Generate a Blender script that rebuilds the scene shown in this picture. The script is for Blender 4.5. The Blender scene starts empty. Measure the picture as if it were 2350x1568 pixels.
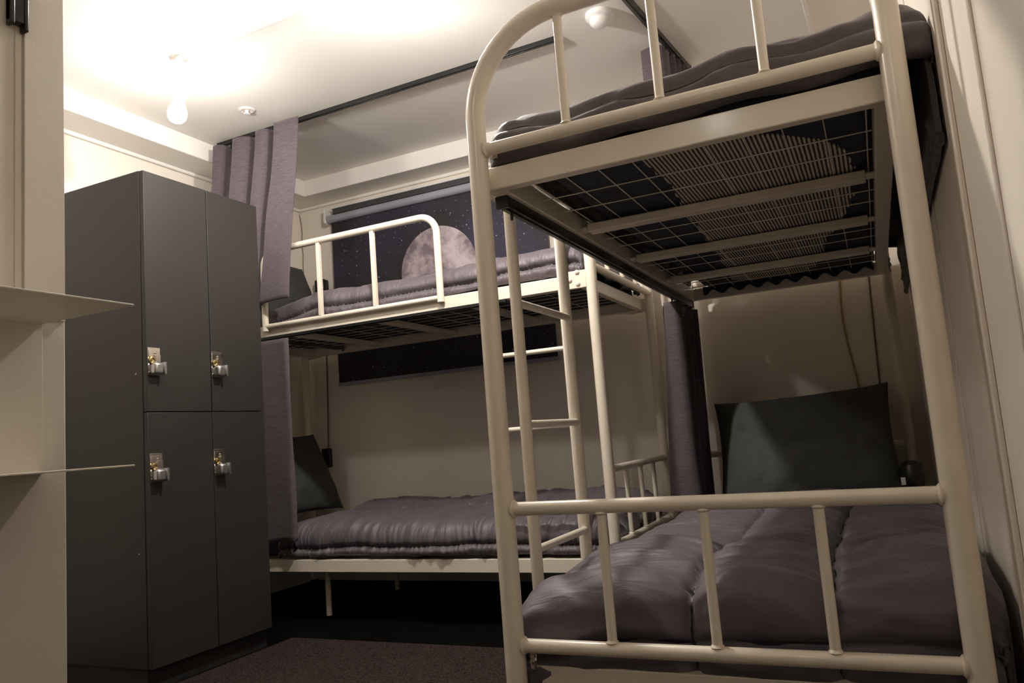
import bpy, bmesh, math, random
import numpy as np
from mathutils import Vector, Matrix
C = bpy.context.scene.collection
PI = math.pi
FLOOR = -0.085
CEIL = 2.445

# ------------------------------------------------------------------ materials
def new_mat(name):
    m = bpy.data.materials.new(name); m.use_nodes = True
    nt = m.node_tree; b = nt.nodes['Principled BSDF']
    return m, nt, b
def N(nt, t, **kw):
    n = nt.nodes.new(t)
    for k, v in kw.items():
        if k in n.inputs: n.inputs[k].default_value = v
        else: setattr(n, k, v)
    return n
def coords(nt, scale=(1, 1, 1), kind='Object'):
    tc = N(nt, 'ShaderNodeTexCoord'); mp = N(nt, 'ShaderNodeMapping')
    mp.inputs['Scale'].default_value = scale
    nt.links.new(tc.outputs[kind], mp.inputs['Vector'])
    return mp.outputs['Vector']
def noise_col(nt, vec, scale, c0, c1, lo=.3, hi=.7, detail=4):
    n = N(nt, 'ShaderNodeTexNoise', Scale=scale, Detail=detail)
    nt.links.new(vec, n.inputs['Vector'])
    r = N(nt, 'ShaderNodeValToRGB')
    r.color_ramp.elements[0].position = lo; r.color_ramp.elements[1].position = hi
    r.color_ramp.elements[0].color = (*c0, 1); r.color_ramp.elements[1].color = (*c1, 1)
    nt.links.new(n.outputs['Fac'], r.inputs['Fac'])
    return r.outputs['Color'], n.outputs['Fac']
def bump(nt, b, height, strength, dist=.01):
    bp = N(nt, 'ShaderNodeBump', Strength=strength, Distance=dist)
    nt.links.new(height, bp.inputs['Height']); nt.links.new(bp.outputs['Normal'], b.inputs['Normal'])
def paint(name, col, rough, var=.06, scale=3, bscale=0, bstr=.1, spec=.5, coat=0, metallic=0):
    m, nt, b = new_mat(name)
    v = coords(nt)
    c0 = tuple(x*(1-var) for x in col); c1 = tuple(min(1, x*(1+var)) for x in col)
    c, f = noise_col(nt, v, scale, c0, c1)
    nt.links.new(c, b.inputs['Base Color'])
    b.inputs['Roughness'].default_value = rough
    b.inputs['Specular IOR Level'].default_value = spec
    b.inputs['Coat Weight'].default_value = coat
    b.inputs['Coat Roughness'].default_value = .15
    b.inputs['Metallic'].default_value = metallic
    if bscale:
        n = N(nt, 'ShaderNodeTexNoise', Scale=bscale, Detail=3); nt.links.new(v, n.inputs['Vector'])
        bump(nt, b, n.outputs['Fac'], bstr)
    return m
M = {}
M['wall'] = paint('wall_paint', (.86, .795, .705), .75, .025, 2, 90, .04)
M['ceiling'] = paint('ceiling_paint', (.90, .87, .82), .85, .02, 1.5, 60, .03)
M['cornice'] = paint('cornice_paint', (.90, .87, .82), .7, .02, 2)
M['unseen_dark_wall'] = paint('brown_wall', (.09, .065, .05), .7)  # unseen wall behind the viewer, coloured dark to cut bounced light
M['panel'] = paint('panel_paint', (.60, .555, .475), .55, .03, 4, 120, .03)
M['bed'] = paint('cream_enamel', (.80, .725, .605), .32, .035, 9, 0, 0, .5, .25)
M['locker'] = paint('charcoal_laminate', (.028, .0243, .022), .48, .04, 3, 400, .015, .5)
M['plinth'] = paint('dark_plinth', (.02, .02, .02), .6)
M['chrome'] = paint('chrome', (.75, .72, .68), .16, .05, 30, 0, 0, .5, 0, 1)
M['brass'] = paint('brass', (.62, .48, .25), .25, .05, 30, 0, 0, .5, 0, 1)
M['steel'] = paint('grey_steel', (.55, .55, .55), .35, .05, 30, 0, 0, .5, 0, 1)
M['black'] = paint('black_plastic', (.012, .012, .012), .35)
M['rail'] = paint('black_rail', (.014, .014, .013), .3)
M['white_plastic'] = paint('white_plastic', (.85, .84, .82), .4, .01)
M['grey_blind'] = paint('grey_blind_tube', (.36, .37, .43), .4, .03)
M['gap_shadow'] = paint('painted_gap_shadow', (.055, .055, .06), .5)
M['yellow'] = paint('yellow_cable', (.42, .30, .10), .5)
M['cable'] = paint('brown_cable', (.16, .12, .08), .5)
M['pillow'] = paint('pillow_cloth', (.058, .06, .054), .85, .08, 25, 260, .12)
M['navy'] = paint('navy_sheet', (.012, .016, .035), .7, .25, 6, 35, .5)
M['darkfloor'] = paint('near_black_floor', (.0022, .0022, .0021), .95, .2, 10, spec=.03)  # one near-black tone for the whole floor
M['seam_shadow'] = paint('stitch_and_crease_shadow', (.018, .014, .016), .8)  # stitch line coloured dark, doubling as the crease's own shadow
M['tag'] = paint('white_tag', (.7, .7, .68), .6)

def fabric(name, col, var, sc):
    m, nt, b = new_mat(name)
    v = coords(nt)
    c, f = noise_col(nt, v, 7, tuple(x*(1-var) for x in col), tuple(x*(1+var) for x in col), .3, .7)
    nt.links.new(c, b.inputs['Base Color'])
    b.inputs['Roughness'].default_value = .5
    b.inputs['Sheen Weight'].default_value = .18
    b.inputs['Sheen Roughness'].default_value = .4
    b.inputs['Sheen Tint'].default_value = (1, .93, .97, 1)
    v2 = coords(nt, sc)
    n1 = N(nt, 'ShaderNodeTexNoise', Scale=1.0, Detail=5, Distortion=.9); nt.links.new(v2, n1.inputs['Vector'])
    bump(nt, b, n1.outputs['Fac'], .55, .012)
    return m
M['comforter'] = fabric('charcoal_satin', (.114, .095, .109), .05, (5, 34, 8))
M['comforter_x'] = fabric('charcoal_satin_lengthwise', (.114, .095, .109), .05, (44, 6, 9))
M['comforter_dark'] = fabric('charcoal_brown_satin', (.088, .072, .075), .05, (12, 22, 9))

def curtain_mat():
    m, nt, b = new_mat('purple_linen')
    v = coords(nt, (30, 30, 420))
    c, f = noise_col(nt, v, 1.0, (.066, .050, .060), (.132, .102, .118), .3, .72, 3)
    nt.links.new(c, b.inputs['Base Color'])
    b.inputs['Roughness'].default_value = .85
    b.inputs['Sheen Weight'].default_value = .15
    bump(nt, b, f, .12, .004)
    return m
M['curtain'] = curtain_mat()

def carpet_mat():
    m, nt, b = new_mat('speckled_carpet')
    v = coords(nt)
    c, f = noise_col(nt, v, 150, (.004, .003, .0028), (.066, .045, .040), .33, .68, 3)
    nt.links.new(c, b.inputs['Base Color']); b.inputs['Roughness'].default_value = .95
    b.inputs['Specular IOR Level'].default_value = .1
    n = N(nt, 'ShaderNodeTexNoise', Scale=170, Detail=2); nt.links.new(v, n.inputs['Vector'])
    bump(nt, b, n.outputs['Fac'], .8, .006)
    return m
M['carpet'] = carpet_mat()

def ticking_mat():
    m, nt, b = new_mat('striped_ticking')
    v = coords(nt)
    w = N(nt, 'ShaderNodeTexWave', Scale=31.0, Distortion=.6, Detail=1); w.inputs['Detail Scale'].default_value = 2.0
    w.bands_direction = 'X'
    nt.links.new(v, w.inputs['Vector'])
    r = N(nt, 'ShaderNodeValToRGB')
    r.color_ramp.elements[0].position = .40; r.color_ramp.elements[1].position = .56
    r.color_ramp.elements[0].color = (.035, .03, .03, 1); r.color_ramp.elements[1].color = (.62, .55, .47, 1)
    nt.links.new(w.outputs['Fac'], r.inputs['Fac']); nt.links.new(r.outputs['Color'], b.inputs['Base Color'])
    b.inputs['Roughness'].default_value = .9
    return m
M['ticking'] = ticking_mat()

MOON = (-1.487, 1.752, .262)
def blind_mat():
    m, nt, b = new_mat('printed_night_sky')
    L = nt.links.new
    tc = N(nt, 'ShaderNodeTexCoord')
    sep = N(nt, 'ShaderNodeSeparateXYZ'); L(tc.outputs['Object'], sep.inputs[0])
    # background haze: dark navy with faint blue and violet clouds
    n = N(nt, 'ShaderNodeTexNoise', Scale=2.2, Detail=5); L(tc.outputs['Object'], n.inputs['Vector'])
    r = N(nt, 'ShaderNodeValToRGB'); e = r.color_ramp.elements
    e[0].position = .35; e[0].color = (.022, .018, .020, 1); e[1].position = .72; e[1].color = (.040, .036, .072, 1)
    L(n.outputs['Fac'], r.inputs['Fac'])
    # stars
    cxz = N(nt, 'ShaderNodeCombineXYZ'); L(sep.outputs['X'], cxz.inputs[0]); L(sep.outputs['Z'], cxz.inputs[1])
    def stars(scale, rad, prob):
        vo = N(nt, 'ShaderNodeTexVoronoi', Scale=scale, Randomness=1.0); vo.voronoi_dimensions = '2D'
        L(cxz.outputs[0], vo.inputs['Vector'])
        lt = N(nt, 'ShaderNodeMath', operation='LESS_THAN'); L(vo.outputs['Distance'], lt.inputs[0]); lt.inputs[1].default_value = rad
        sx = N(nt, 'ShaderNodeSeparateColor'); L(vo.outputs['Color'], sx.inputs[0])
        gt = N(nt, 'ShaderNodeMath', operation='GREATER_THAN'); L(sx.outputs[0], gt.inputs[0]); gt.inputs[1].default_value = 1-prob
        mu = N(nt, 'ShaderNodeMath', operation='MULTIPLY'); L(lt.outputs[0], mu.inputs[0]); L(gt.outputs[0], mu.inputs[1])
        m2 = N(nt, 'ShaderNodeMath', operation='MULTIPLY'); L(mu.outputs[0], m2.inputs[0]); L(sx.outputs[1], m2.inputs[1])
        return m2.outputs[0]
    s1 = stars(27, .062, .38); s2 = stars(9, .034, .8)
    mx = N(nt, 'ShaderNodeMath', operation='MAXIMUM'); L(s1, mx.inputs[0]); L(s2, mx.inputs[1])
    mixs = N(nt, 'ShaderNodeMix', data_type='RGBA'); L(mx.outputs[0], mixs.inputs['Factor'])
    L(r.outputs['Color'], mixs.inputs['A']); mixs.inputs['B'].default_value = (.55, .52, .55, 1)
    # the moon disc
    def m_(op, a, bb):
        q = N(nt, 'ShaderNodeMath', operation=op)
        for i, val in enumerate((a, bb)):
            if isinstance(val, (int, float)): q.inputs[i].default_value = val
            else: L(val, q.inputs[i])
        return q.outputs[0]
    dx = m_('SUBTRACT', sep.outputs['X'], MOON[0]); dz = m_('SUBTRACT', sep.outputs['Z'], MOON[1])
    d2 = m_('ADD', m_('MULTIPLY', dx, dx), m_('MULTIPLY', dz, dz))
    inside = m_('LESS_THAN', d2, MOON[2]**2)
    mn = N(nt, 'ShaderNodeTexNoise', Scale=5.5, Detail=9, Roughness=.62, Distortion=.0); L(tc.outputs['Object'], mn.inputs['Vector'])
    mr = N(nt, 'ShaderNodeValToRGB'); e = mr.color_ramp.elements
    e[0].position = .40; e[0].color = (.20, .15, .175, 1); e[1].position = .60; e[1].color = (.62, .53, .55, 1)
    L(mn.outputs['Fac'], mr.inputs['Fac'])
    mixm = N(nt, 'ShaderNodeMix', data_type='RGBA'); L(inside, mixm.inputs['Factor'])
    L(mixs.outputs['Result'], mixm.inputs['A']); L(mr.outputs['Color'], mixm.inputs['B'])
    L(mixm.outputs['Result'], b.inputs['Base Color'])
    b.inputs['Roughness'].default_value = .7
    return m
M['blind'] = blind_mat()
def emit(name, col, s):
    m, nt, b = new_mat(name)
    b.inputs['Base Color'].default_value = (1, 1, 1, 1)
    b.inputs['Emission Color'].default_value = (*col, 1); b.inputs['Emission Strength'].default_value = s
    return m
def frost():
    m = bpy.data.materials.new('added_frosted_shade'); m.use_nodes = True; nt = m.node_tree
    out = nt.nodes['Material Output']; nt.nodes.remove(nt.nodes['Principled BSDF'])
    v = coords(nt); c, f = noise_col(nt, v, 20, (.88, .87, .84), (.94, .93, .90))
    d = N(nt, 'ShaderNodeBsdfDiffuse'); tr = N(nt, 'ShaderNodeBsdfTranslucent'); mx = N(nt, 'ShaderNodeMixShader', Fac=.06)
    nt.links.new(c, d.inputs['Color']); nt.links.new(c, tr.inputs['Color'])
    nt.links.new(d.outputs[0], mx.inputs[1]); nt.links.new(tr.outputs[0], mx.inputs[2]); nt.links.new(mx.outputs[0], out.inputs['Surface'])
    return m
M['frost'] = frost()
LAMP = (1.0, .935, .87)
M['bulb'] = emit('glowing_bulb', LAMP, 170)
M['bulb_b'] = emit('glowing_bulb_bright', LAMP, 1350)
M['bulb_fill'] = emit('fill_bulb_glow', LAMP, 95)
M['bulb_dim'] = emit('glowing_bulb_dim', LAMP, 290)

# ------------------------------------------------------------------ mesh helpers
def box(bm, x0, x1, y0, y1, z0, z1):
    v = [bm.verts.new((x, y, z)) for x in (x0, x1) for y in (y0, y1) for z in (z0, z1)]
    for f in ((0, 1, 3, 2), (4, 6, 7, 5), (0, 4, 5, 1), (2, 3, 7, 6), (0, 2, 6, 4), (1, 5, 7, 3)):
        bm.faces.new([v[i] for i in f])
def tube(bm, pts, r, seg=20, closed_ends=True):
    pts = [Vector(p) for p in pts]
    rings = []; n = len(pts); prev = None
    for i, p in enumerate(pts):
        t = (pts[min(i+1, n-1)]-pts[max(i-1, 0)]).normalized()
        if prev is None:
            a = Vector((0, 0, 1)) if abs(t.z) < .9 else Vector((1, 0, 0))
            u = t.cross(a).normalized()
        else:
            u = (prev-t*prev.dot(t)).normalized()
        w = t.cross(u); prev = u
        rr = r[i] if isinstance(r, (list, tuple)) else r
        rings.append([bm.verts.new(p+(u*math.cos(2*PI*k/seg)+w*math.sin(2*PI*k/seg))*rr) for k in range(seg)])
    for a, b in zip(rings, rings[1:]):
        for k in range(seg):
            bm.faces.new((a[k], a[(k+1) % seg], b[(k+1) % seg], b[k]))
    if closed_ends:
        bm.faces.new(rings[0][::-1]); bm.faces.new(rings[-1])
def arc(p0, corner, p1, rad, n=14):
    """points rounding the corner between two straight runs"""
    p0, c, p1 = Vector(p0), Vector(corner), Vector(p1)
    a = (p0-c).normalized(); b = (p1-c).normalized()
    s, e = c+a*rad, c+b*rad; o = c+a*rad+b*rad
    return [o-(b*math.cos(t)+a*math.sin(t))*rad for t in [PI/2*k/n for k in range(n+1)]]
def lathe(bm, prof, origin=(0, 0, 0), axis=(0, 0, 1), seg=28):
    axis = Vector(axis).normalized(); o = Vector(origin)
    a = Vector((1, 0, 0)) if abs(axis.x) < .9 else Vector((0, 1, 0))
    u = axis.cross(a).normalized(); w = axis.cross(u)
    rings = []
    for r, h in prof:
        rings.append([bm.verts.new(o+axis*h+(u*math.cos(2*PI*k/seg)+w*math.sin(2*PI*k/seg))*max(r, 1e-4)) for k in range(seg)])
    for p, q in zip(rings, rings[1:]):
        for k in range(seg):
            bm.faces.new((p[k], p[(k+1) % seg], q[(k+1) % seg], q[k]))
    bm.faces.new(rings[0][::-1]); bm.faces.new(rings[-1])
def obj(name, bm, mat, parent=None, bev=0.0, sharp=40, thick=0.0):
    me = bpy.data.meshes.new(name)
    bmesh.ops.recalc_face_normals(bm, faces=bm.faces)
    bm.to_mesh(me); bm.free()
    for p in me.polygons: p.use_smooth = True
    me.set_sharp_from_angle(angle=math.radians(sharp))
    me.materials.append(M[mat])
    o = bpy.data.objects.new(name, me); C.objects.link(o)
    if parent: o.parent = parent
    if bev:
        b = o.modifiers.new('edge', 'BEVEL'); b.width = bev; b.segments = 2; b.limit_method = 'ANGLE'; b.angle_limit = math.radians(50)
    if thick:
        s = o.modifiers.new('cloth', 'SOLIDIFY'); s.thickness = thick; s.offset = -1
    return o
def B(): return bmesh.new()
def boxo(name, dims, mat, parent=None, bev=.002):
    bm = B(); box(bm, *dims); return obj(name, bm, mat, parent, bev)
def tubeo(name, pts, r, mat, parent=None, seg=20):
    bm = B(); tube(bm, pts, r, seg); return obj(name, bm, mat, parent)
def struct(o):
    o['kind'] = 'structure'; return o
def tag(o, label, cat, group=None):
    o['label'] = label; o['category'] = cat
    if group: o['group'] = group
    return o
def thing(name, label, cat, loc=(0, 0, 0), rz=0, group=None):
    o = bpy.data.objects.new(name, None); C.objects.link(o)
    o.location = loc; o.rotation_euler = (0, 0, rz); o.empty_display_size = .1
    return tag(o, label, cat, group)
def dup(root, loc, rz, label):
    r = root.copy(); C.objects.link(r); r.location = loc; r.rotation_euler = (0, 0, rz); r['label'] = label
    for ch in list(root.children):
        c = ch.copy(); C.objects.link(c); c.parent = r
        for g in list(ch.children):
            d = g.copy(); C.objects.link(d); d.parent = c
    return r

# numpy value noise
_rng = np.random.RandomState(7)
_lat = _rng.rand(64, 64)
def vnoise(x, y):
    xi = np.floor(x).astype(int); yi = np.floor(y).astype(int)
    fx = x-xi; fy = y-yi
    fx = fx*fx*(3-2*fx); fy = fy*fy*(3-2*fy)
    g = lambda a, b: _lat[a % 64, b % 64]
    return ((g(xi, yi)*(1-fx)+g(xi+1, yi)*fx)*(1-fy)+(g(xi, yi+1)*(1-fx)+g(xi+1, yi+1)*fx)*fy)*2-1
def fnoise(x, y, o=3):
    s = 0; a = 1.0
    for k in range(o):
        s = s+a*vnoise(x*2**k+13.7*k, y*2**k+5.1*k); a *= .5
    return s

# ------------------------------------------------------------------ the room
XL, XR, YF, YB = -2.555, .985, -2.8, 2.4
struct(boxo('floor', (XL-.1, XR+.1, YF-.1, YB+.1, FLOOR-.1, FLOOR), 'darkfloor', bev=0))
struct(boxo('ceiling', (XL-.1, XR+.1, YF-.1, YB+.1, CEIL, CEIL+.1), 'ceiling', bev=0))
struct(boxo('wall_back', (XL-.1, XR+.1, YB, YB+.1, FLOOR, CEIL), 'wall', bev=0))
struct(boxo('wall_left', (XL-.1, XL, YF-.1, YB, FLOOR, CEIL), 'wall', bev=0))
struct(boxo('wall_right', (XR, XR+.1, YF-.1, YB, FLOOR, CEIL), 'wall', bev=0))
struct(boxo('wall_front', (XL, XR, YF-.1, YF, FLOOR, CEIL), 'unseen_dark_wall', bev=0))
# short partition by the entrance
bm = B(); box(bm, -.82, -.70, YF, -.562, FLOOR, CEIL)
struct(obj('wall_partition', bm, 'panel', bev=.004))
# shallow pilaster strips on the partition face: the casing stands a little proud beyond the joint
bm = B(); box(bm, -.70, -.694, -.651, -.566, 1.025, CEIL)
box(bm, -.70, -.697, -.668, -.655, 1.025, CEIL)
struct(obj('trim_partition', bm, 'panel', bev=.0015))
# cornice boxes along the back and left wall, with a thin lower moulding
bm = B(); box(bm, -2.348, XR, 2.205, YB, 2.339, CEIL); struct(obj('trim_1', bm, 'cornice', bev=.004))
bm = B(); box(bm, XL, -2.348, YF, YB, 2.339, CEIL); struct(obj('trim_2', bm, 'cornice', bev=.004))
bm = B(); box(bm, XL, XR, 2.383, YB, 2.318, 2.339); struct(obj('trim_3', bm, 'cornice', bev=.005))
bm = B(); box(bm, XL, XL+.017, YF, YB, 2.318, 2.339); struct(obj('trim_4', bm, 'cornice', bev=.005))
# vertical battens on the right wall
bm = B(); box(bm, XR-.010, XR, -.03, .045, FLOOR, CEIL); struct(obj('trim_5', bm, 'wall', bev=.004))
bm = B(); box(bm, XR-.004, XR, .60, .615, FLOOR, CEIL); struct(obj('trim_6', bm, 'wall', bev=.0015))
bm = B(); box(bm, XR-.004, XR, -.36, -.345, FLOOR, CEIL); struct(obj('trim_7', bm, 'wall', bev=.0015))
# carpet over the walking area
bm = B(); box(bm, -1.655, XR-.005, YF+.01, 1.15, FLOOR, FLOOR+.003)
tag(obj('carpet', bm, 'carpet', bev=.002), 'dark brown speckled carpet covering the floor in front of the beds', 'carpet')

# ------------------------------------------------------------------ bunk beds (local: x across, y from footboard to head)
BW, BL = .90, 2.27
RP, RR, RB = .0235, .0155, .0105
Z1, Z2, Z3 = .260, .5575, 1.404
ZU0, ZU1 = 1.315, 1.372          # upper deck beams
ZD0, ZD1 = .150, .208            # lower deck beams
ZH = 1.705
def weld(bm, p, r, d):
    lathe(bm, [(r+.001, -.004), (r+.005, 0), (r+.001, .005)], p, d, 16)
def make_bunk(label, loc, rz, lad):
    t = thing('bunk_bed', label, 'bunk bed', loc, rz, 'metal bunk beds')
    for y in (0.0, BL):
        bm = B()
        pts = [(0, y, FLOOR+.003), (0, y, .5), (0, y, 1.2)]
        pts += arc((0, y, 1), (0, y, ZH), (BW, y, ZH), .225)
        pts += [(BW/2, y, ZH)]
        pts += arc((0, y, ZH), (BW, y, ZH), (BW, y, 1), .225)
        pts += [(BW, y, 1.2), (BW, y, .5), (BW, y, FLOOR+.003)]
        tube(bm, pts, RP, 28)
        hoop = obj('end_hoop', bm, 'bed', t)
        for x in (0, BW):
            bm = B(); lathe(bm, [(RP+.003, FLOOR+.003), (RP+.003, FLOOR+.022), (RP+.001, FLOOR+.025)], (x, y, 0))
            obj('foot_cap', bm, 'black', hoop)
        for z in (Z1, Z2, Z3):
            bm = B(); tube(bm, [(RP*.6, y, z), (BW-RP*.6, y, z)], RR, 22)
            weld(bm, (RP+.001, y, z), RR, (1, 0, 0)); weld(bm, (BW-RP-.001, y, z), RR, (1, 0, 0))
            obj('end_rail', bm, 'bed', t)
        for k in (1, 2, 3):
            x = .012+.2185*k
            for za, zb in ((Z1+RR*.7, Z2-RR*.7), (Z3+RR*.7, ZH-RP*.8)):
                bm = B(); tube(bm, [(x, y, za), (x, y, zb)], RB, 16)
                for q in (za+.004, zb-.004): weld(bm, (x, y, q), RB-.001, (0, 0, 1))
                obj('baluster', bm, 'bed', t)
    for z0, z1, nm in ((ZU0, ZU1, 'upper'), (ZD0, ZD1, 'lower')):
        for x0, x1 in ((.010, .040), (BW-.040, BW-.010)):
            boxo('side_beam', (x0-.012 if x0 < .4 else x0, x1 if x0 < .4 else x1+.012, .0645, BL-.0645, z0, z1), 'bed', t, .003)
        for y0, y1 in ((.035, .064), (BL-.064, BL-.035)):
            boxo('end_beam', (.002, BW-.002, y0, y1, z0, z1), 'bed', t, .003)
        for x in (0, BW):
            for y, s in ((0, 1), (BL, -1)):
                sx = 1 if x == 0 else -1
                bm = B(); xx = x-.016*sx
                box(bm, min(xx, xx+.005*sx), max(xx, xx+.005*sx), min(y+.018*s, y+.125*s), max(y+.018*s, y+.125*s), z0-.006, z1+.012)
                pl = obj('corner_plate', bm, 'bed', t, .002)
                for dy, dz in ((.09, .020), (.055, .050), (.055, -.0)):
                    bm = B(); lathe(bm, [(.0095, 0), (.0095, .004), (.006, .007), (.002, .0075)], (xx, y+dy*s, z0+.012+dz), (-sx, 0, 0), 14)
                    obj('bolt', bm, 'bed', pl)
        for y in ((.61, 1.135, 1.665) if nm == 'upper' else (.55, 1.05, 1.56)):
            bm = B(); zt = z0+.004
            # slat tube with pressed flat ends
            box(bm, .062, BW-.062, y-.024, y+.024, zt, zt+.025)
            box(bm, .038, .062, y-.02, y+.02, zt+.008, zt+.018)
            box(bm, BW-.062, BW-.038, y-.02, y+.02, zt+.008, zt+.018)
            obj('slat', bm, 'bed', t, .003)
    bm = B()
    ys = [.29, .43, .68, .82, .955, 1.215, 1.35, 1.485, 1.745, 1.88, 2.015, 2.15]
    for y in ys: tube(bm, [(.042, y, 1.3465), (BW-.042, y, 1.3465)], .0016, 6)
    for k in range(10):
        x = .0775+.0855*k
        tube(bm, [(x, .066, 1.349), (x, BL-.066, 1.349)], .0016, 6)
    obj('wire_mesh', bm, 'bed', t)
    bm = B(); tube(bm, [(.15, 1.56, FLOOR), (.15, 1.56, ZD0+.004)], .014, 14); obj('support_leg', bm, 'bed', t)
    bm = B(); tube(bm, [(BW-.15, 1.56, FLOOR), (BW-.15, 1.56, ZD0+.004)], .014, 14); obj('support_leg', bm, 'bed', t)
    # ladder on the open side
    l = bpy.data.objects.new('ladder', None); C.objects.link(l); l.parent = t; l.location = (0, lad, 0)
    for y in (.222, .590):
        bm = B(); tube(bm, [(-.030, y, ZD0-.02), (-.030, y, 1.36)], .0155, 20)
        obj('ladder_rail', bm, 'bed', l)
    for z in (.432, .748, 1.066):
        bm = B(); tube(bm, [(-.026, .225, z), (-.026, .587, z)], .0105, 16); obj('rung', bm, 'bed', l)
    # guard rail on the upper bunk
    g = bpy.data.objects.new('guard_rail', None); C.objects.link(g); g.parent = t
    gx, y0, y1, zt = -.018, .712, 1.742, 1.752
    bm = B()
    tube(bm, [(gx, y0, 1.345), (gx, y0, 1.6)] + arc((gx, y0, 1), (gx, y0, zt), (gx, y1, zt), .085, 10)
         + arc((gx, y0, zt), (gx, y1, zt), (gx, y1, 1), .085, 10) + [(gx, y1, 1.6), (gx, y1, 1.342)], .0165, 18)
    obj('guard_tube', bm, 'bed', g)
    bm = B(); tube(bm, [(gx, y0, 1.366), (gx, y1, 1.366)], .0125, 16); obj('guard_tube', bm, 'bed', g)
    for y in (1.065, 1.387):
        bm = B(); box(bm, gx-.0105, gx+.0105, y-.0105, y+.0105, 1.374, zt-.012); obj('guard_post', bm, 'bed', g, .003)
    return t
bedB = make_bunk('cream metal bunk bed standing nearest, its footboard and arched end tube facing the viewer', (0, 0, 0), 0, 0)
bedA = dup(bedB, (-.214, 1.404, 0), PI/2, 'cream metal bunk bed lying along the back wall beside the grey lockers')
for ch in bedA.children:
    if ch.name.startswith('ladder'):
        ch.location = (0, -.098, 0)
        for r_ in ch.children:
            if r_.name.startswith('ladder_rail'):
                y = .222 if sum(v.co.y for v in r_.data.vertices)/len(r_.data.vertices) < .4 else .590
                bm = B(); tube(bm, [(-.030, y, ZD0-.02), (-.030, y, 1.45), (-.030, y, 1.60)], .0155, 20)
                q_ = obj('ladder_rail', bm, 'bed'); me_ = q_.data; bpy.data.objects.remove(q_); r_.data = me_

# ------------------------------------------------------------------ bedding
def to_world(frame, P):
    """local bed coordinates -> world arrays"""
    if frame == 'B': return P
    Q = np.empty_like(P); Q[..., 0] = -.214-P[..., 1]; Q[..., 1] = 1.404+P[..., 0]; Q[..., 2] = P[..., 2]
    return Q
def wrap(a, lo, hi, r):
    """arc length a -> (position, drop, 0..1 over-the-edge) for a cloth lying on lo..hi with rounded edges"""
    p = np.clip(a, lo+r, hi-r); d = np.zeros_like(a)
    q = PI/2*r
    for side in (0, 1):
        e = (lo+r-a) if side == 0 else (a-(hi-r))
        s = -1 if side == 0 else 1
        m = (e > 0) & (e <= q); th = e/r
        base = lo+r if side == 0 else hi-r
        p = np.where(m, base+s*r*np.sin(th), p); d = np.where(m, r*(1-np.cos(th)), d)
        m = e > q
        p = np.where(m, base+s*r, p); d = np.where(m, r+(e-q), d)
    return p, d
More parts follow.
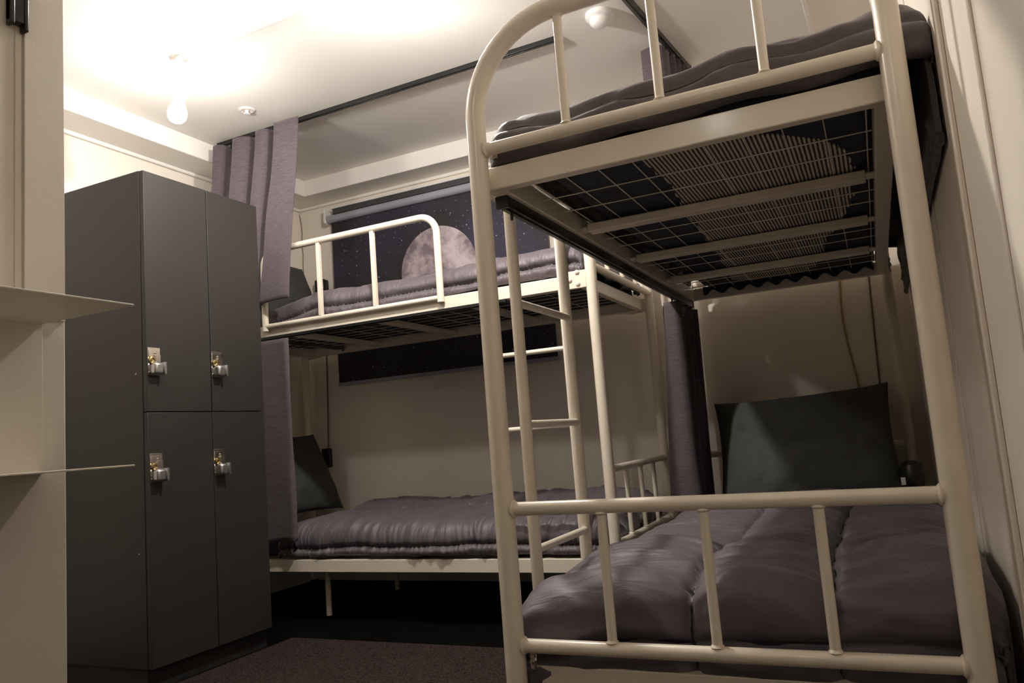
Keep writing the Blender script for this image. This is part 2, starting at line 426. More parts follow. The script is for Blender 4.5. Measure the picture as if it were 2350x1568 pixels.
def comforter(name, frame, x0, x1, y0, y1, z, dropL, dropR, dropF, dropH, seams, puff, seed, mat, r=.05,
              hem=.05, wr=.010, rise=None, hemF=None, nx=150, ny=230, freq=11, shape=None, puffF=False, stitch=(), bigA=.010):
    q = PI/2*r
    La = np.linspace(x0+r-q-dropL, x1-r+q+dropR, nx)
    Lb = np.linspace(y0+r-q-dropF, y1-r+q+dropH, ny)
    A, Bb = np.meshgrid(La, Lb, indexing='ij')
    px, dx = wrap(A, x0, x1, r); py, dy = wrap(Bb, y0, y1, r)
    dz = (dx**3+dy**3)**(1/3)
    P = np.stack([px, py, z-dz], -1)
    if rise is not None: P[..., 2] += rise(px, py)
    # normals
    du = np.gradient(P, axis=0); dv = np.gradient(P, axis=1)
    nrm = np.cross(du, dv); nrm /= np.linalg.norm(nrm, axis=-1, keepdims=True)+1e-9
    # seams run along the length; hem stitch lines follow the edge
    S = sorted([La[0], La[0]+hem] + list(seams) + [La[-1]-hem, La[-1]])
    pf = np.zeros_like(A)
    near = np.full_like(A, 9.)
    wob = .012*fnoise(Bb*3+seed, A*0+seed)
    for a, b in zip(S, S[1:]):
        m = (A+wob >= a) & (A+wob <= b+1e-6)
        tt = np.clip((A+wob-a)/(b-a), 0, 1)
        w = min(1.0, .35+(b-a)/.30)
        pf = np.where(m, w*np.abs(np.sin(PI*tt))**.5, pf)
    for s in S[1:-1]: near = np.minimum(near, np.abs(A+wob-s))
    if hemF:
        for lim, sg in ((Lb[0], 1), (Lb[-1], -1)):
            e = (Bb-lim)*sg+.01*fnoise(A*4+seed, A*0)
            t2 = np.clip(e/hemF, 0, 1)
            k = np.where(e < hemF, .55*np.abs(np.sin(PI*t2))**.5, np.minimum(1, np.abs((e-hemF)/.10)**.5))
            pf = np.where(e < hemF+.10, np.minimum(pf, k), pf)
            near = np.minimum(near, np.abs(e-hemF))
    if puffF:
        e = Bb-Lb[0]; pf = np.where(e < hemF+.09, np.maximum(pf, .62*np.minimum(1, np.abs((e-hemF)/.04)**.5)*np.minimum(1, (e/.012))), pf); near = np.where(e < hemF+.09, np.abs(e-hemF), near)
    # ruck wrinkles pulling away from the stitching, across the seams
    g = np.exp(-near/.075)
    ruck = fnoise(Bb*freq*2.1+seed*3.1+1.3*fnoise(A*5+seed, Bb*4, 2), A*2.2+seed, 3)
    ruck2 = 1-np.abs(vnoise(Bb*freq*1.15+seed+A*3.5+1.1*vnoise(A*4, Bb*5), A*1.9+seed*2))*2
    big = fnoise(A*3.2+seed, Bb*2.6+seed*1.7, 3)
    scal = np.exp(-near/.012)*np.sin(Bb*2*PI/.022)*.0022
    D = puff*pf + wr*(.30+.75*g)*ruck + wr*.7*(.35+.65*pf)*ruck2 + bigA*big + scal - .011*np.exp(-(near/.011)**2)
    P = P+nrm*D[..., None]*np.where(nrm[..., 2:3] < -.2, -1, 1)
    if shape: P = shape(P)
    P = to_world(frame, P)
    lines = []
    for s in stitch:
        if s == 'F': lines.append(P[:, int(np.argmin(np.abs(Lb-(Lb[0]+hemF))))])
        else:
            cols = np.argmin(np.abs(A+wob-(La[0]+hem if s == 'hem' else s)), axis=0)
            lines.append(np.array([P[cols[j], j] for j in range(ny)]))
    bm = B()
    V = [[bm.verts.new(P[i, j]) for j in range(ny)] for i in range(nx)]
    for i in range(nx-1):
        for j in range(ny-1):
            bm.faces.new((V[i][j], V[i+1][j], V[i+1][j+1], V[i][j+1]))
    o = obj(name, bm, mat, sharp=180, thick=.012)
    for ln in lines:
        ln = ln[2:-2]; k = np.ones(5)/5
        sm = np.stack([np.convolve(np.pad(ln[:, c], 2, 'edge'), k, 'valid') for c in range(3)], 1)
        bm = B(); tube(bm, [tuple(p) for p in sm], .0026, 6); st = obj('seam_stitching', bm, 'seam_shadow', o); st['label'] = 'stitched seam darkened as its crease shadow'
    return o
def mattress(frame, x0, x1, y0, y1, z0, z1, label, mat='navy'):
    nx, ny = 40, 80
    bm = B(); r = .03
    # rounded slab from a wrapped grid for the top and sides, closed underneath
    prof = [(0, .018), (0, .5), (0, 1)]
    box(bm, x0, x1, y0, y1, z0, z1)
    bmesh.ops.subdivide_edges(bm, edges=bm.edges[:], cuts=22, use_grid_fill=True)
    for v in bm.verts:
        c = v.co
        for ax, lo, hi in ((0, x0, x1), (1, y0, y1)):
            e = min(c[ax]-lo, hi-c[ax])
            f = max(0, 1-e/r)
            zc = (z0+z1)/2
            v.co.z = v.co.z+(zc-v.co.z)*.35*f*f
        n = fnoise(np.array([c.x*9+c.z*7]), np.array([c.y*9]), 2)[0]
        edge = 1 if min(c.x-x0, x1-c.x, c.y-y0, y1-c.y) < 1e-4 else 0
        if edge:
            v.co.x += .004*n*(1 if c.x > (x0+x1)/2 else -1)
        elif c.z < (z0+z1)/2: v.co.z += .003*abs(n)
    for v in bm.verts:
        q = to_world(frame, np.array([[v.co.x, v.co.y, v.co.z]]))[0]; v.co = q
    return tag(obj('mattress', bm, mat, sharp=60), label, 'mattress', 'bunk mattresses')
mB = mattress('B', .112, .858, .068, 2.20, 1.352, 1.44, 'mattress in navy sheet with striped underside on the upper deck of the nearest bunk')
mattress('B', .06, .84, .068, 2.20, .212, .30, 'mattress under the grey comforter on the lower deck of the nearest bunk')
mattress('A', .06, .84, .068, 2.20, 1.352, 1.44, 'navy mattress on the upper deck of the bunk along the back wall')
mattress('A', .06, .84, .068, 2.20, .212, .30, 'mattress on the lower deck of the bunk along the back wall')
# striped panel showing through the opening of the sheet
bm = B()
ol = [(.345, .10), (.36, .23), (.37, .40), (.355, .55), (.335, .9), (.315, 1.3), (.285, 1.75), (.27, 1.98), (.33, 2.05), (.56, 2.05), (.625, 1.95), (.665, 1.65),
      (.70, 1.4), (.765, 1.12), (.80, .9), (.812, .6), (.80, .42), (.755, .30), (.66, .19), (.5, .11)]
pts = []
for i in range(len(ol)):
    a, b = ol[i], ol[(i+1) % len(ol)]
    for k in range(6):
        f = k/6; n = .008*math.sin(i*7.1+k*2.3)
        pts.append((a[0]+(b[0]-a[0])*f+n, a[1]+(b[1]-a[1])*f+n))
lo = [bm.verts.new((x, y, 1.3495)) for x, y in pts]; hi = [bm.verts.new((x, y, 1.354)) for x, y in pts]
bm.faces.new(lo[::-1]); bm.faces.new(hi)
for i in range(len(pts)):
    j = (i+1) % len(pts); bm.faces.new((lo[i], lo[j], hi[j], hi[i]))
tk = obj('underside_panel', bm, 'ticking', mB); tk['label'] = 'cream and black striped ticking showing through the sheet opening'
# gathered sheet edge drooping below the far end and sides
def ruffle(pts_fn, n, amp, per, h, name, parent):
    bm = B(); top = []; bot = []; mid = []
    for i in range(n):
        f = i/(n-1); x, y, z = pts_fn(f)
        w = math.sin(f*per*2*PI)+.5*math.sin(f*per*5.3+1)
        top.append(bm.verts.new((x, y, z))); mid.append(bm.verts.new((x, y+amp*.6*w, z-h*.5)))
        bot.append(bm.verts.new((x, y+amp*w, z-h*(1+.35*math.sin(f*per*2*PI+1.2)))))
    for i in range(n-1):
        bm.faces.new((top[i], top[i+1], mid[i+1], mid[i])); bm.faces.new((mid[i], mid[i+1], bot[i+1], bot[i]))
    return obj(name, bm, 'navy', parent, sharp=180, thick=.003)
ruffle(lambda f: (.10+.75*f, 2.13, 1.362), 160, .008, 9, .030, 'sheet_ruffle', mB)

# comforters
def capr(lim, ymin=None):
    def f(P):
        P = P.copy(); x = P[..., 0]; k = lim-.03
        P[..., 0] = np.where(x > k, k+.03*np.tanh((x-k)/.03), x)
        if ymin is not None: P[..., 1] = np.maximum(P[..., 1], ymin)
        return P
    return f
cB_up = comforter('comforter', 'B', .03, .975, .050, 2.20, 1.490, .05, .21, .060, .0, (.33, .63), .020, 3.1, 'comforter_dark',
                  r=.065, hem=.06, hemF=.092, wr=.0085, freq=7, puffF=True, stitch=('F',), bigA=.006,
                  rise=lambda x, y: .022*np.clip((x-.05)/.5, 0, 1)*np.exp(-((y-.1)/.5)**2)+.006*np.sin(x*23+y*3), shape=capr(.982, .030))
tag(cB_up, 'dark brown grey quilted comforter on the upper deck of the nearest bunk', 'comforter', 'grey comforters')
cB_lo = comforter('comforter', 'B', .005, .940, .058, 1.86, .372, .11, .33, .115, .0, (.385, .665), .042, 5.7, 'comforter',
                  r=.075, hem=.07, hemF=.075, wr=.0135, freq=9, stitch=(.385, .665), bigA=.015, rise=lambda x, y: .010*np.sin(y*4.0+1)-.055*np.clip(1-x/.32, 0, 1)**1.5-.02*np.clip((y-1.2)/.6, 0, 1), nx=200, ny=280,
                  shape=capr(.966, .030))
tag(cB_lo, 'grey quilted comforter on the lower deck of the nearest bunk, behind footboard bars', 'comforter', 'grey comforters')
cA_up = comforter('comforter', 'A', .022, .86, .05, 1.93, 1.490, .050, .0, .03, .03, (.36, .62), .030, 9.2, 'comforter_x', r=.065, hem=.050, wr=.0062, freq=9, stitch=('hem',), nx=190, ny=330,
                  rise=lambda x, y: -.07*np.clip((y-1.45)/.4, 0, 1)+.010*np.sin(y*4.5))
tag(cA_up, 'grey quilted comforter on the back bunk upper deck, in front of the moon blind', 'comforter', 'grey comforters')
cA_lo = comforter('comforter', 'A', .006, .87, .05, 1.72, .356, .052, .0, .05, .0, (.52,), .028, 12.4, 'comforter_x', r=.080, hem=.040, stitch=('hem',), wr=.0125, freq=17, nx=190, ny=360,
                  rise=lambda x, y: .035*np.clip((x-.2)/.5, 0, 1))
tag(cA_lo, 'grey quilted comforter on the back bunk lower deck, above the dark floor', 'comforter', 'grey comforters')

def pillow(w, h, th, origin, ux, uy, label, bend=0.0, seed=1.0, corner=.06):
    """cushion spanned by unit vectors ux (width) and uy (height)"""
    ux = Vector(ux).normalized(); uy = Vector(uy); uy = (uy-ux*uy.dot(ux)).normalized(); un = ux.cross(uy)
    n = 54; bm = B(); o = Vector(origin)
    grids = []
    for s in (1, -1):
        g = []
        for i in range(n):
            row = []
            for j in range(n):
                u = -1+2*i/(n-1); v = -1+2*j/(n-1)
                e = max(0, 1-abs(u)**2.6)**.55*max(0, 1-abs(v)**2.6)**.55
                pinch_x = 1-corner*(1-abs(v)**2)*.9*abs(u)**3; pinch_y = 1-corner*(1-abs(u)**2)*1.2*abs(v)**3
                a = vnoise(np.array([u*3+seed]), np.array([v*3+seed*2]))[0]
                a2 = vnoise(np.array([u*8+seed]), np.array([v*5+seed*2]))[0]
                t = th*.5*e*(1+.18*a)+.006*a2*e
                p = o+ux*(u*w*.5*pinch_x)+uy*(v*h*.5*pinch_y)+un*(s*t-bend*(u*u-.3))
                row.append(p)
            g.append(row)
        grids.append(g)
    V = {}
    for s in (0, 1):
        for i in range(n):
            for j in range(n):
                if s == 1 and (i in (0, n-1) or j in (0, n-1)): V[s, i, j] = V[0, i, j]
                else: V[s, i, j] = bm.verts.new(grids[s][i][j])
    for s in (0, 1):
        for i in range(n-1):
            for j in range(n-1):
                f = (V[s, i, j], V[s, i+1, j], V[s, i+1, j+1], V[s, i, j+1])
                bm.faces.new(f if s == 0 else f[::-1])
    return tag(obj('pillow', bm, 'pillow', sharp=180), label, 'pillow', 'dark pillows')
pillow(.76, .52, .16, (.475, 2.075, .575), (1, 0, .04), (0, .42, 1), 'dark grey green pillow propped against the wall on the lower deck of the nearest bunk', .0, 2.3)
pillow(.62, .46, .15, (-2.345, 1.93, 1.665), (0, 1, 0), (-.35, 0, 1), 'dark pillow on the upper deck of the back bunk, half behind the purple curtain', 0, 4.1)
pillow(.62, .50, .15, (-2.29, 1.93, .60), (0, 1, 0), (-.45, 0, 1), 'dark pillow on the lower deck of the back bunk, beside the hanging curtain strip', 0, 6.2)

# ------------------------------------------------------------------ curtains and rails
def curtain(name, top, bot, z0t, z1, label, group, hem=.05, nz=44, seed=1, per=10):
    """top / bot: polylines of (x, y) for the gathered cloth at its head and at its hem"""
    def dense(poly):
        # Catmull-Rom through the fold points
        P = [poly[0]]+list(poly)+[poly[-1]]; out = []
        for i in range(1, len(P)-2):
            p0, p1, p2, p3 = (np.array(P[k]) for k in (i-1, i, i+1, i+2))
            for k in range(per):
                t = k/per
                out.append(.5*((2*p1)+(-p0+p2)*t+(2*p0-5*p1+4*p2-p3)*t*t+(-p0+3*p1-3*p2+p3)*t**3))
        out.append(np.array(poly[-1])); return np.array(out)
    T, Bt = dense(top), dense(bot)
    bm = B(); rows = []
    for k in range(nz):
        f = k/(nz-1); z = z0t+(z1-z0t)*f
        g = f*f*(3-2*f)*.5+f*.5
        Pk = T*(1-g)+Bt*g
        nn = vnoise(np.linspace(0, 6, len(Pk))+seed, np.full(len(Pk), f*4+seed))
        Pk = Pk+np.stack([nn*.003, nn*.006], 1)*min(1, f*3)
        rows.append([bm.verts.new((p[0], p[1], z+.004*math.sin(i*.35)*f)) for i, p in enumerate(Pk)])
    for a, b in zip(rows, rows[1:]):
        for i in range(len(a)-1): bm.faces.new((a[i], a[i+1], b[i+1], b[i]))
    o = obj(name, bm, 'curtain', sharp=180, thick=.004)
    return tag(o, label, 'curtain', group)
GC = 'purple bunk curtains'
# upper curtain of the back bunk
curtain('curtain', [(-2.33, 1.47), (-2.29, 1.40), (-2.235, 1.41), (-2.215, 1.48), (-2.16, 1.47), (-2.14, 1.39), (-2.05, 1.40), (-2.02, 1.48), (-1.985, 1.47), (-1.975, 1.385), (-1.90, 1.385), (-1.865, 1.47), (-1.835, 1.46), (-1.825, 1.365), (-1.80, 1.355), (-1.665, 1.355)],
        [(-2.36, 1.362), (-2.32, 1.325), (-2.28, 1.33), (-2.26, 1.36), (-2.21, 1.36), (-2.19, 1.325), (-2.13, 1.33), (-2.10, 1.361), (-2.07, 1.36), (-2.06, 1.33), (-2.00, 1.328), (-1.975, 1.36), (-1.955, 1.358), (-1.94, 1.334), (-1.912, 1.328), (-1.748, 1.332)],
        2.405, 1.478, 'purple grey curtain gathered under the ceiling rail above the lockers', GC, seed=1)
curtain('curtain', [(-2.09, 1.385), (-2.05, 1.34), (-1.995, 1.352), (-1.97, 1.352), (-1.86, 1.352), (-1.81, 1.346), (-1.79, 1.36)],
        [(-2.09, 1.385), (-2.05, 1.34), (-2.0, 1.352), (-1.965, 1.350), (-1.86, 1.352), (-1.80, 1.346), (-1.785, 1.36)],
        1.288, .302, 'narrow strip of purple grey curtain hanging beside the lockers at the lower deck', GC, seed=4)
curtain('curtain', [(-.02, 1.80), (.035, 1.795), (.05, 1.85), (-.045, 1.90), (.055, 1.95), (-.045, 2.0), (.055, 2.05), (-.045, 2.1), (.06, 2.15), (-.03, 2.2)],
        [(-.075, 1.80), (.03, 1.79), (.052, 1.83), (-.055, 1.90), (.05, 1.95), (-.055, 2.0), (.05, 2.05), (-.05, 2.1), (.05, 2.15), (-.05, 2.2)],
        1.262, .36, 'purple grey curtain bunched at the head end of the nearest bunk, lower deck', GC, seed=7)
curtain('curtain', [(.015, 1.715), (.06, 1.700), (.115, 1.715), (.125, 1.79), (.10, 1.80), (.145, 1.83), (.11, 1.865), (.155, 1.895), (.115, 1.93), (.165, 1.955), (.125, 1.985), (.175, 2.01), (.13, 2.05)],
        [(.015, 1.715), (.06, 1.700), (.115, 1.715), (.125, 1.79), (.10, 1.80), (.145, 1.83), (.11, 1.865), (.155, 1.895), (.115, 1.93), (.165, 1.955), (.125, 1.985), (.175, 2.01), (.13, 2.05)],
        2.412, 1.60, 'purple curtain gathered on the ceiling rail beyond the upper deck of the nearest bunk', GC, seed=9)
def rail(name, p, q, w, h, label, group, clips=()):
    t = thing(name, label, 'curtain rail', (0, 0, 0), 0, group)
    p, q = Vector(p), Vector(q); d = (q-p).normalized(); s = Vector((0, 0, 1)).cross(d).normalized()*w/2
    def bar(a, b, s, z0, z1, nm, mat='rail'):
        bm = B()
        V = [bm.verts.new(c+e+Vector((0, 0, z))) for c in (a, b) for e in (-s, s) for z in (z0, z1)]
        for f in ((0, 1, 3, 2), (4, 6, 7, 5), (0, 4, 5, 1), (2, 3, 7, 6), (0, 2, 6, 4), (1, 5, 7, 3)): bm.faces.new([V[i] for i in f])
        return obj(nm, bm, mat, t, .0015)
    tr = bar(p, q, s, -h, 0, 'track')
    bar(p, q, s*.30, -h-.004, -h+.001, 'track_lip', 'rail').parent = tr
    for e, dd in ((p, -1), (q, 1)):
        bar(e, e+d*.012*dd, s*1.15, -h*1.1, 0, 'end_stop', 'black')
    for c in clips:
        bm = B(); o = p+(q-p)*c
        tube(bm, [o+Vector((0, 0, -h)), o+Vector((0, 0, -h-.022))], .004, 8); obj('glider', bm, 'black', t)
    return t
GR = 'black curtain rails'
rail('curtain_rail', (-2.30, 1.462, CEIL), (-.275, 1.432, CEIL), .022, .022, 'black curtain rail on the ceiling along the front of the back bunk', GR, (.04, .08, .12, .16, .20, .24))
rail('curtain_rail', (.005, .60, CEIL), (.158, 2.06, CEIL), .026, .024, 'black curtain rail on the ceiling over the left side of the nearest bunk', GR, (.78, .82, .86, .9, .94))
rail('curtain_rail', (.012, .10, ZU0), (.012, 2.22, ZU0), .030, .028, 'black curtain rail under the left beam of the nearest bunk upper deck', GR, (.02, .82, .87, .92))
rail('curtain_rail', (-2.40, 1.400, ZU0), (-.62, 1.400, ZU0), .018, .014, 'thin black curtain rail under the front beam of the back bunk upper deck', GR, (.2, .24, .28))

# ------------------------------------------------------------------ lockers
lx, ly0, lym, ly1 = -1.6366, .4066, .7156, 1.0090
lzb, lzm, lzt = -.004, .9134, 1.843
t = thing('locker', 'charcoal grey locker cabinet with four doors standing beside the back bunk', 'locker', (lx, ly0, FLOOR))
def L(x0, x1, y0, y1, z0, z1): return (x0, x1, y0-ly0, y1-ly0, z0-FLOOR, z1-FLOOR)
boxo('carcass', L(-.50, -.022, ly0, ly1, lzb-.0, lzt), 'locker', t, .0015)
boxo('plinth', L(-.48, -.030, ly0+.004, ly1-.004, FLOOR, lzb), 'plinth', t)
def lock(door, y, z):
    """plate, hinged keeper and lock body, on the door front (x = 0)"""
    bm = B(); box(bm, 0, .003, y, y+.055, z, z+.105)
    obj('latch_plate', bm, 'chrome', door, .0008)
    bm = B(); box(bm, .003, .012, y+.026, y+.050, z+.050, z+.078); box(bm, .003, .006, y+.003, y+.052, z+.070, z+.096)
    lathe(bm, [(.004, -.002), (.004, .003), (.001, .0045)], (.006, y+.030, z+.084), (1, 0, 0), 12)
    obj('hasp', bm, 'chrome', door, .0008)
    bm = B(); lathe(bm, [(.003, 0), (.003, .002), (.001, .003)], (.003, y+.006, z+.012), (1, 0, 0), 12); obj('rivet', bm, 'chrome', door)
    bm = B(); lathe(bm, [(.011, 0), (.013, .003), (.013, .008), (.008, .010), (.008, .006), (.001, .006)], (.003, y+.014, z+.058), (1, 0, 0), 20)
    obj('key_dial', bm, 'brass', door)
    bm = B(); box(bm, .003, .036, y+.007, y+.046, z+.001, z+.046); obj('lock_body', bm, 'steel', door, .009)
    bm = B(); box(bm, .004, .038, y+.046, y+.055, z+.002, z+.048); box(bm, .002, .008, y+.047, y+.068, z+.044, z+.047)
    obj('lock_flap', bm, 'steel', door, .0008)
for (ya, yb, za, zb, pz, py) in ((ly0, lym, lzm, lzt, 1.050, .004), (lym, ly1, lzm, lzt, 1.054, .0), (ly0, lym, lzb, lzm, .655, .005), (lym, ly1, lzb, lzm, .656, -.002)):
    d = boxo('door', L(-.020, 0, ya+.0016, yb-.0016, za+.0016, zb-.0016), 'locker', t, .0014)
    lock(d, ya-ly0+.001+py, pz-FLOOR)
for z in (1.06, .40):
    bm = B(); lathe(bm, [(.004, 0), (.004, .001), (.002, .002)], (-.055, 0, z-FLOOR), (0, -1, 0), 10); obj('screw_cover', bm, 'steel', t)

# ------------------------------------------------------------------ left wall shelf, clip
t = thing('wall_shelf', 'cream sheet metal shelf unit with two thin plates on the entrance partition', 'shelf', (-.70, -.613, .72))
boxo('back_plate', (0, .003, -.60, 0, -.001, .30), 'panel', t, .0008)
boxo('shelf_plate', (0, .267, -.60, 0, .296, .2995), 'panel', t, .0008)
boxo('shelf_plate', (0, .262, -.60, 0, -.0005, .003), 'panel', t, .0008)
bm = B()
box(bm, -.697, -.680, -.688, -.655, 1.628, 1.78)
box(bm, -.697, -.676, -.688, -.680, 1.620, 1.78); box(bm, -.697, -.676, -.660, -.652, 1.614, 1.78)
tag(obj('wall_clip', bm, 'black', bev=.003), 'glossy black plastic holder fixed high on the partition above the shelf', 'holder')

# ------------------------------------------------------------------ roller blind
t = thing('roller_blind', 'roller blind printed with a moon and stars on the back wall', 'roller blind', (0, 0, 0))
bm = B(); box(bm, -2.263, -.768, 2.357, 2.3595, 1.138, 2.205); obj('blind_cloth', bm, 'blind', t)
bm = B(); tube(bm, [(-2.285, 2.350, 2.205), (-.750, 2.350, 2.205)], .026, 24); obj('roller_tube', bm, 'grey_blind', t)
boxo('head_rail', (-2.25, -.745, 2.330, 2.394, 2.2655, 2.276), 'white_plastic', t, .003)
boxo('head_shadow_strip', (-2.235, -.75, 2.338, 2.394, 2.232, 2.2655), 'gap_shadow', t, .002)  # dark box standing in for the shadow below the head rail
for x in (-2.298, -.742):
    bm = B(); box(bm, x, x+.012, 2.322, 2.395, 2.180, 2.278); lathe(bm, [(.030, 0), (.030, .016), (.02, .02)], (x-.002, 2.35, 2.205), (1, 0, 0)); obj('bracket', bm, 'white_plastic', t, .003)
boxo('bottom_bar', (-2.268, -.764, 2.350, 2.366, 1.120, 1.140), 'grey_blind', t, .003)
bm = B(); n = 330
for k in range(n):
    f = k/n
    if f < .48: p = (-.748+.004*math.sin(f*9), 2.340, 2.20-(2.20-.50)*f/.48)
    elif f < .52: a = PI*(f-.48)/.04; p = (-.748+.017*(1-math.cos(a)), 2.340, .50-.028*math.sin(a))
    else: p = (-.714-.004*math.sin(f*9), 2.340, .50+(2.20-.50)*(f-.52)/.48)
    lathe(bm, [(.0005, -.0022), (.0019, -.0011), (.0022, 0), (.0019, .0011), (.0005, .0022)], p, (0, 0, 1), 6)
obj('bead_chain', bm, 'white_plastic', t)

# ------------------------------------------------------------------ lamps and ceiling fittings
def lamp(label, loc, bulb='bulb', up=0.0):
    t = thing('spot_lamp', label, 'lamp', loc, 0, 'track lamps')
    bm = B(); lathe(bm, [(.034, 0), (.034, -.012), (.026, -.016), (.006, -.018)], (0, 0, 0)); obj('canopy', bm, 'white_plastic', t)
    bm = B(); tube(bm, [(0, 0, -.016), (0, 0, -.085+up), (-.02, 0, -.10+up), (-.03, 0, -.125+up)], .006, 12); obj('stem', bm, 'white_plastic', t)
    bm = B(); lathe(bm, [(.016, .045), (.022, .04), (.026, 0), (.024, -.002), (.012, .002)], (.005, 0, -.165+up), (.35, 0, .94)); sh = obj('lamp_holder', bm, 'white_plastic', t)
    if up:
        bm = B(); lathe(bm, [(.020, .030), (.030, .020), (.058, -.030), (.066, -.052), (.064, -.052), (.056, -.030), (.028, .018), (.018, .026)], (.004, 0, -.172+up), (.2, 0, .98), 36)
        obj('added_shade', bm, 'frost', t)  # unseen cup added to keep this lamp's light off the ceiling
    bm = B(); lathe(bm, [(.012, .02), (.020, 0), (.036, -.035), (.040, -.055), (.036, -.078), (.022, -.093), (.004, -.098)], (.004, 0, -.172+up), (.2, 0, .98), 32)
    obj('bulb', bm, bulb, t)
    return t
TZ = CEIL-.022
bm = B(); box(bm, -1.735, -.08, .667, .699, TZ, CEIL); box(bm, -1.735, -.08, .680, .686, TZ-.004, TZ)
bmesh.ops.rotate(bm, verts=bm.verts, cent=(-1.735, .683, TZ), matrix=Matrix.Rotation(-.046, 3, 'Z'))
tag(obj('light_track', bm, 'white_plastic', bev=.002), 'white lighting track running across the ceiling above the lockers', 'light track')
l1 = lamp('glowing white spot lamp hanging from the end of the ceiling track above the lockers', (-1.745, .683, TZ))
lamp('glowing white spot lamp on the ceiling track over the gap between the bunks', (-.50, .626, TZ), 'bulb_b', .085)
lamp('glowing white spot lamp on the ceiling near the entrance partition', (-1.12, -.08, CEIL), 'bulb_dim')
lamp('added unseen fill lamp on the ceiling behind the viewer', (.25, -2.2, CEIL), 'bulb_fill')  # unseen fill lamp, added to brighten the near bunk and back wall
# detector
bm = B(); lathe(bm, [(.058, 0), (.058, -.018), (.052, -.024), (.046, -.026), (.046, -.030)], (0, 0, 0), (0, 0, 1), 36)
t = thing('smoke_detector', 'round white smoke detector on the ceiling between the two black rails', 'smoke detector', (-.06, 1.36, CEIL))
obj('detector_base', bm, 'white_plastic', t)
bm = B(); lathe(bm, [(.044, -.030), (.040, -.044), (.028, -.054), (.012, -.058), (.001, -.0585)], (0, 0, 0), (0, 0, 1), 32); obj('sensor_dome', bm, 'white_plastic', t)
# sprinkler
t = thing('sprinkler', 'small recessed white sprinkler head in the ceiling in front of the purple curtain', 'sprinkler', (-1.88, 1.23, CEIL))
bm = B(); lathe(bm, [(.040, 0), (.040, -.004), (.030, -.007), (.022, -.003)], (0, 0, 0)); obj('escutcheon', bm, 'white_plastic', t)
bm = B(); lathe(bm, [(.008, 0), (.008, -.02), (.016, -.021), (.016, -.024), (.001, -.025)], (0, 0, 0)); obj('deflector', bm, 'white_plastic', t)
bm = B(); tube(bm, [(.712, 1.55, CEIL-.006), (.733, 2.20, CEIL-.006)], .010, 12)
tag(obj('conduit', bm, 'white_plastic'), 'thin white conduit along the ceiling above the nearest bunk', 'conduit')

# ------------------------------------------------------------------ sockets and cables
def socket(loc, top, label):
    t = thing('power_socket', label, 'power socket', loc, 0, 'black socket blocks')
    bm = B(); box(bm, -.032, .032, -.030, 0, -.06, .06); obj('socket_block', bm, 'black', t, .006)
    bm = B()
    for dz in (-.028, .028): lathe(bm, [(.016, 0), (.016, .003), (.012, .003), (.012, .001), (.001, .001)], (0, -.030, dz), (0, -1, 0), 18)
    obj('socket_face', bm, 'rail', t)
    bm = B(); tube(bm, [(.012, -.012, .055), (.013, -.010, .12), (.018, -.006, (top-loc[2])*.5), (.028, -.006, top-loc[2])], .004, 8); obj('cord', bm, 'cable', t)
    return t
socket((-2.41, YB, .675), 1.33, 'black socket block with cord above the lower pillow of the back bunk')
socket((.802, YB, .755), 1.36, 'black socket block with cord above the pillow of the nearest bunk')
bm = B()
P = [(.700, 1.40), (.701, 1.33), (.694, 1.23), (.692, 1.14), (.700, 1.03), (.712, .93), (.720, .87), (.725, .78), (.727, .68)]
tube(bm, [(x, YB-.008, z) for x, z in P], .005, 10)
tag(obj('cable', bm, 'yellow'), 'yellow cable hanging down the wall above the pillow of the nearest bunk', 'cable')
bm = B()
tube(bm, [(-2.545, 2.385, 2.30), (-2.535, 2.388, 2.24), (-2.53, 2.388, 2.17), (-2.538, 2.388, 2.10), (-2.53, 2.388, 2.03), (-2.535, 2.388, 1.95), (-2.53, 2.388, 1.8)], .0022, 6)
tag(obj('cable', bm, 'cable'), 'thin twisted cable running down the wall corner left of the blind', 'cable')
bm = B(); box(bm, -2.41, -2.335, 2.335, 2.398, 1.73, 1.825)
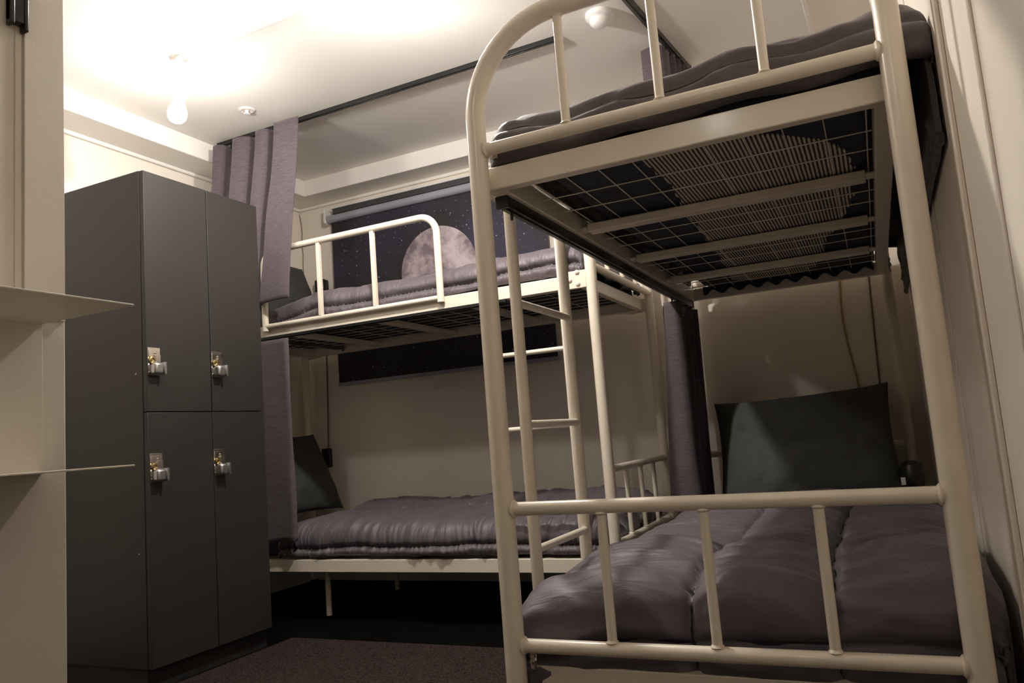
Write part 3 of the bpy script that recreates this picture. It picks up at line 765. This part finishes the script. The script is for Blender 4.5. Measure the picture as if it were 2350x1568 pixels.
tag(obj('adapter', bm, 'black', bev=.012), 'small black adapter on the wall above the upper deck of the back bunk', 'adapter')
t = thing('bag', 'small black pouch with a white tag in the corner right of the pillow', 'pouch', (.885, 1.95, .41))
bm = B(); lathe(bm, [(.02, -.06), (.045, -.05), (.055, 0), (.045, .045), (.02, .058)], (0, 0, .03), (0, 0, 1), 24)
for v in bm.verts: v.co.x *= .85; v.co.y *= 1.5
obj('pouch_body', bm, 'black', t)
boxo('label_tag', (-.045, -.028, -.095, -.092, .0, .03), 'tag', t, .001)

# steel latches at the corners of the decks
for zc, lab in ((1.405, 'small chrome clamp between the left post and the upper deck of the nearest bunk'), (.222, 'small chrome clamp between the left post and the lower deck of the nearest bunk')):
    bm = B(); box(bm, .026, .042, .020, .034, zc-.018, zc+.018); lathe(bm, [(.006, 0), (.006, .010), (.002, .012)], (.034, .022, zc), (0, -1, 0), 12)
    tube(bm, [(.028, .018, zc+.012), (.046, .012, zc+.022)], .0022, 8)
    o = obj('corner_clamp', bm, 'chrome', bedB, .001)

# ------------------------------------------------------------------ camera and view
cam = bpy.data.cameras.new('camera'); co = bpy.data.objects.new('camera', cam); C.objects.link(co)
cx, cy, cz = .7945377, -1.6046780, .7205692
rx, ry, rz = 1.6926125, -.0778424, .4334629
co.matrix_world = Matrix.Translation((cx, cy, cz)) @ Matrix.Rotation(rz, 4, 'Z') @ Matrix.Rotation(rx, 4, 'X') @ Matrix.Rotation(ry, 4, 'Z')
cam.sensor_width = 36; cam.sensor_fit = 'HORIZONTAL'; cam.lens = 1772.8889/2350*36; cam.clip_start = .02
sc = bpy.context.scene; sc.camera = co
w = bpy.data.worlds.new('world'); sc.world = w; w.use_nodes = True
w.node_tree.nodes['Background'].inputs[0].default_value = (.05, .045, .04, 1); w.node_tree.nodes['Background'].inputs[1].default_value = .3
vs = sc.view_settings; vs.view_transform = 'Standard'; vs.look = 'None'; vs.gamma = 1; vs.use_curve_mapping = False; vs.exposure = 0
sc.cycles.max_bounces = 10; sc.cycles.diffuse_bounces = 6
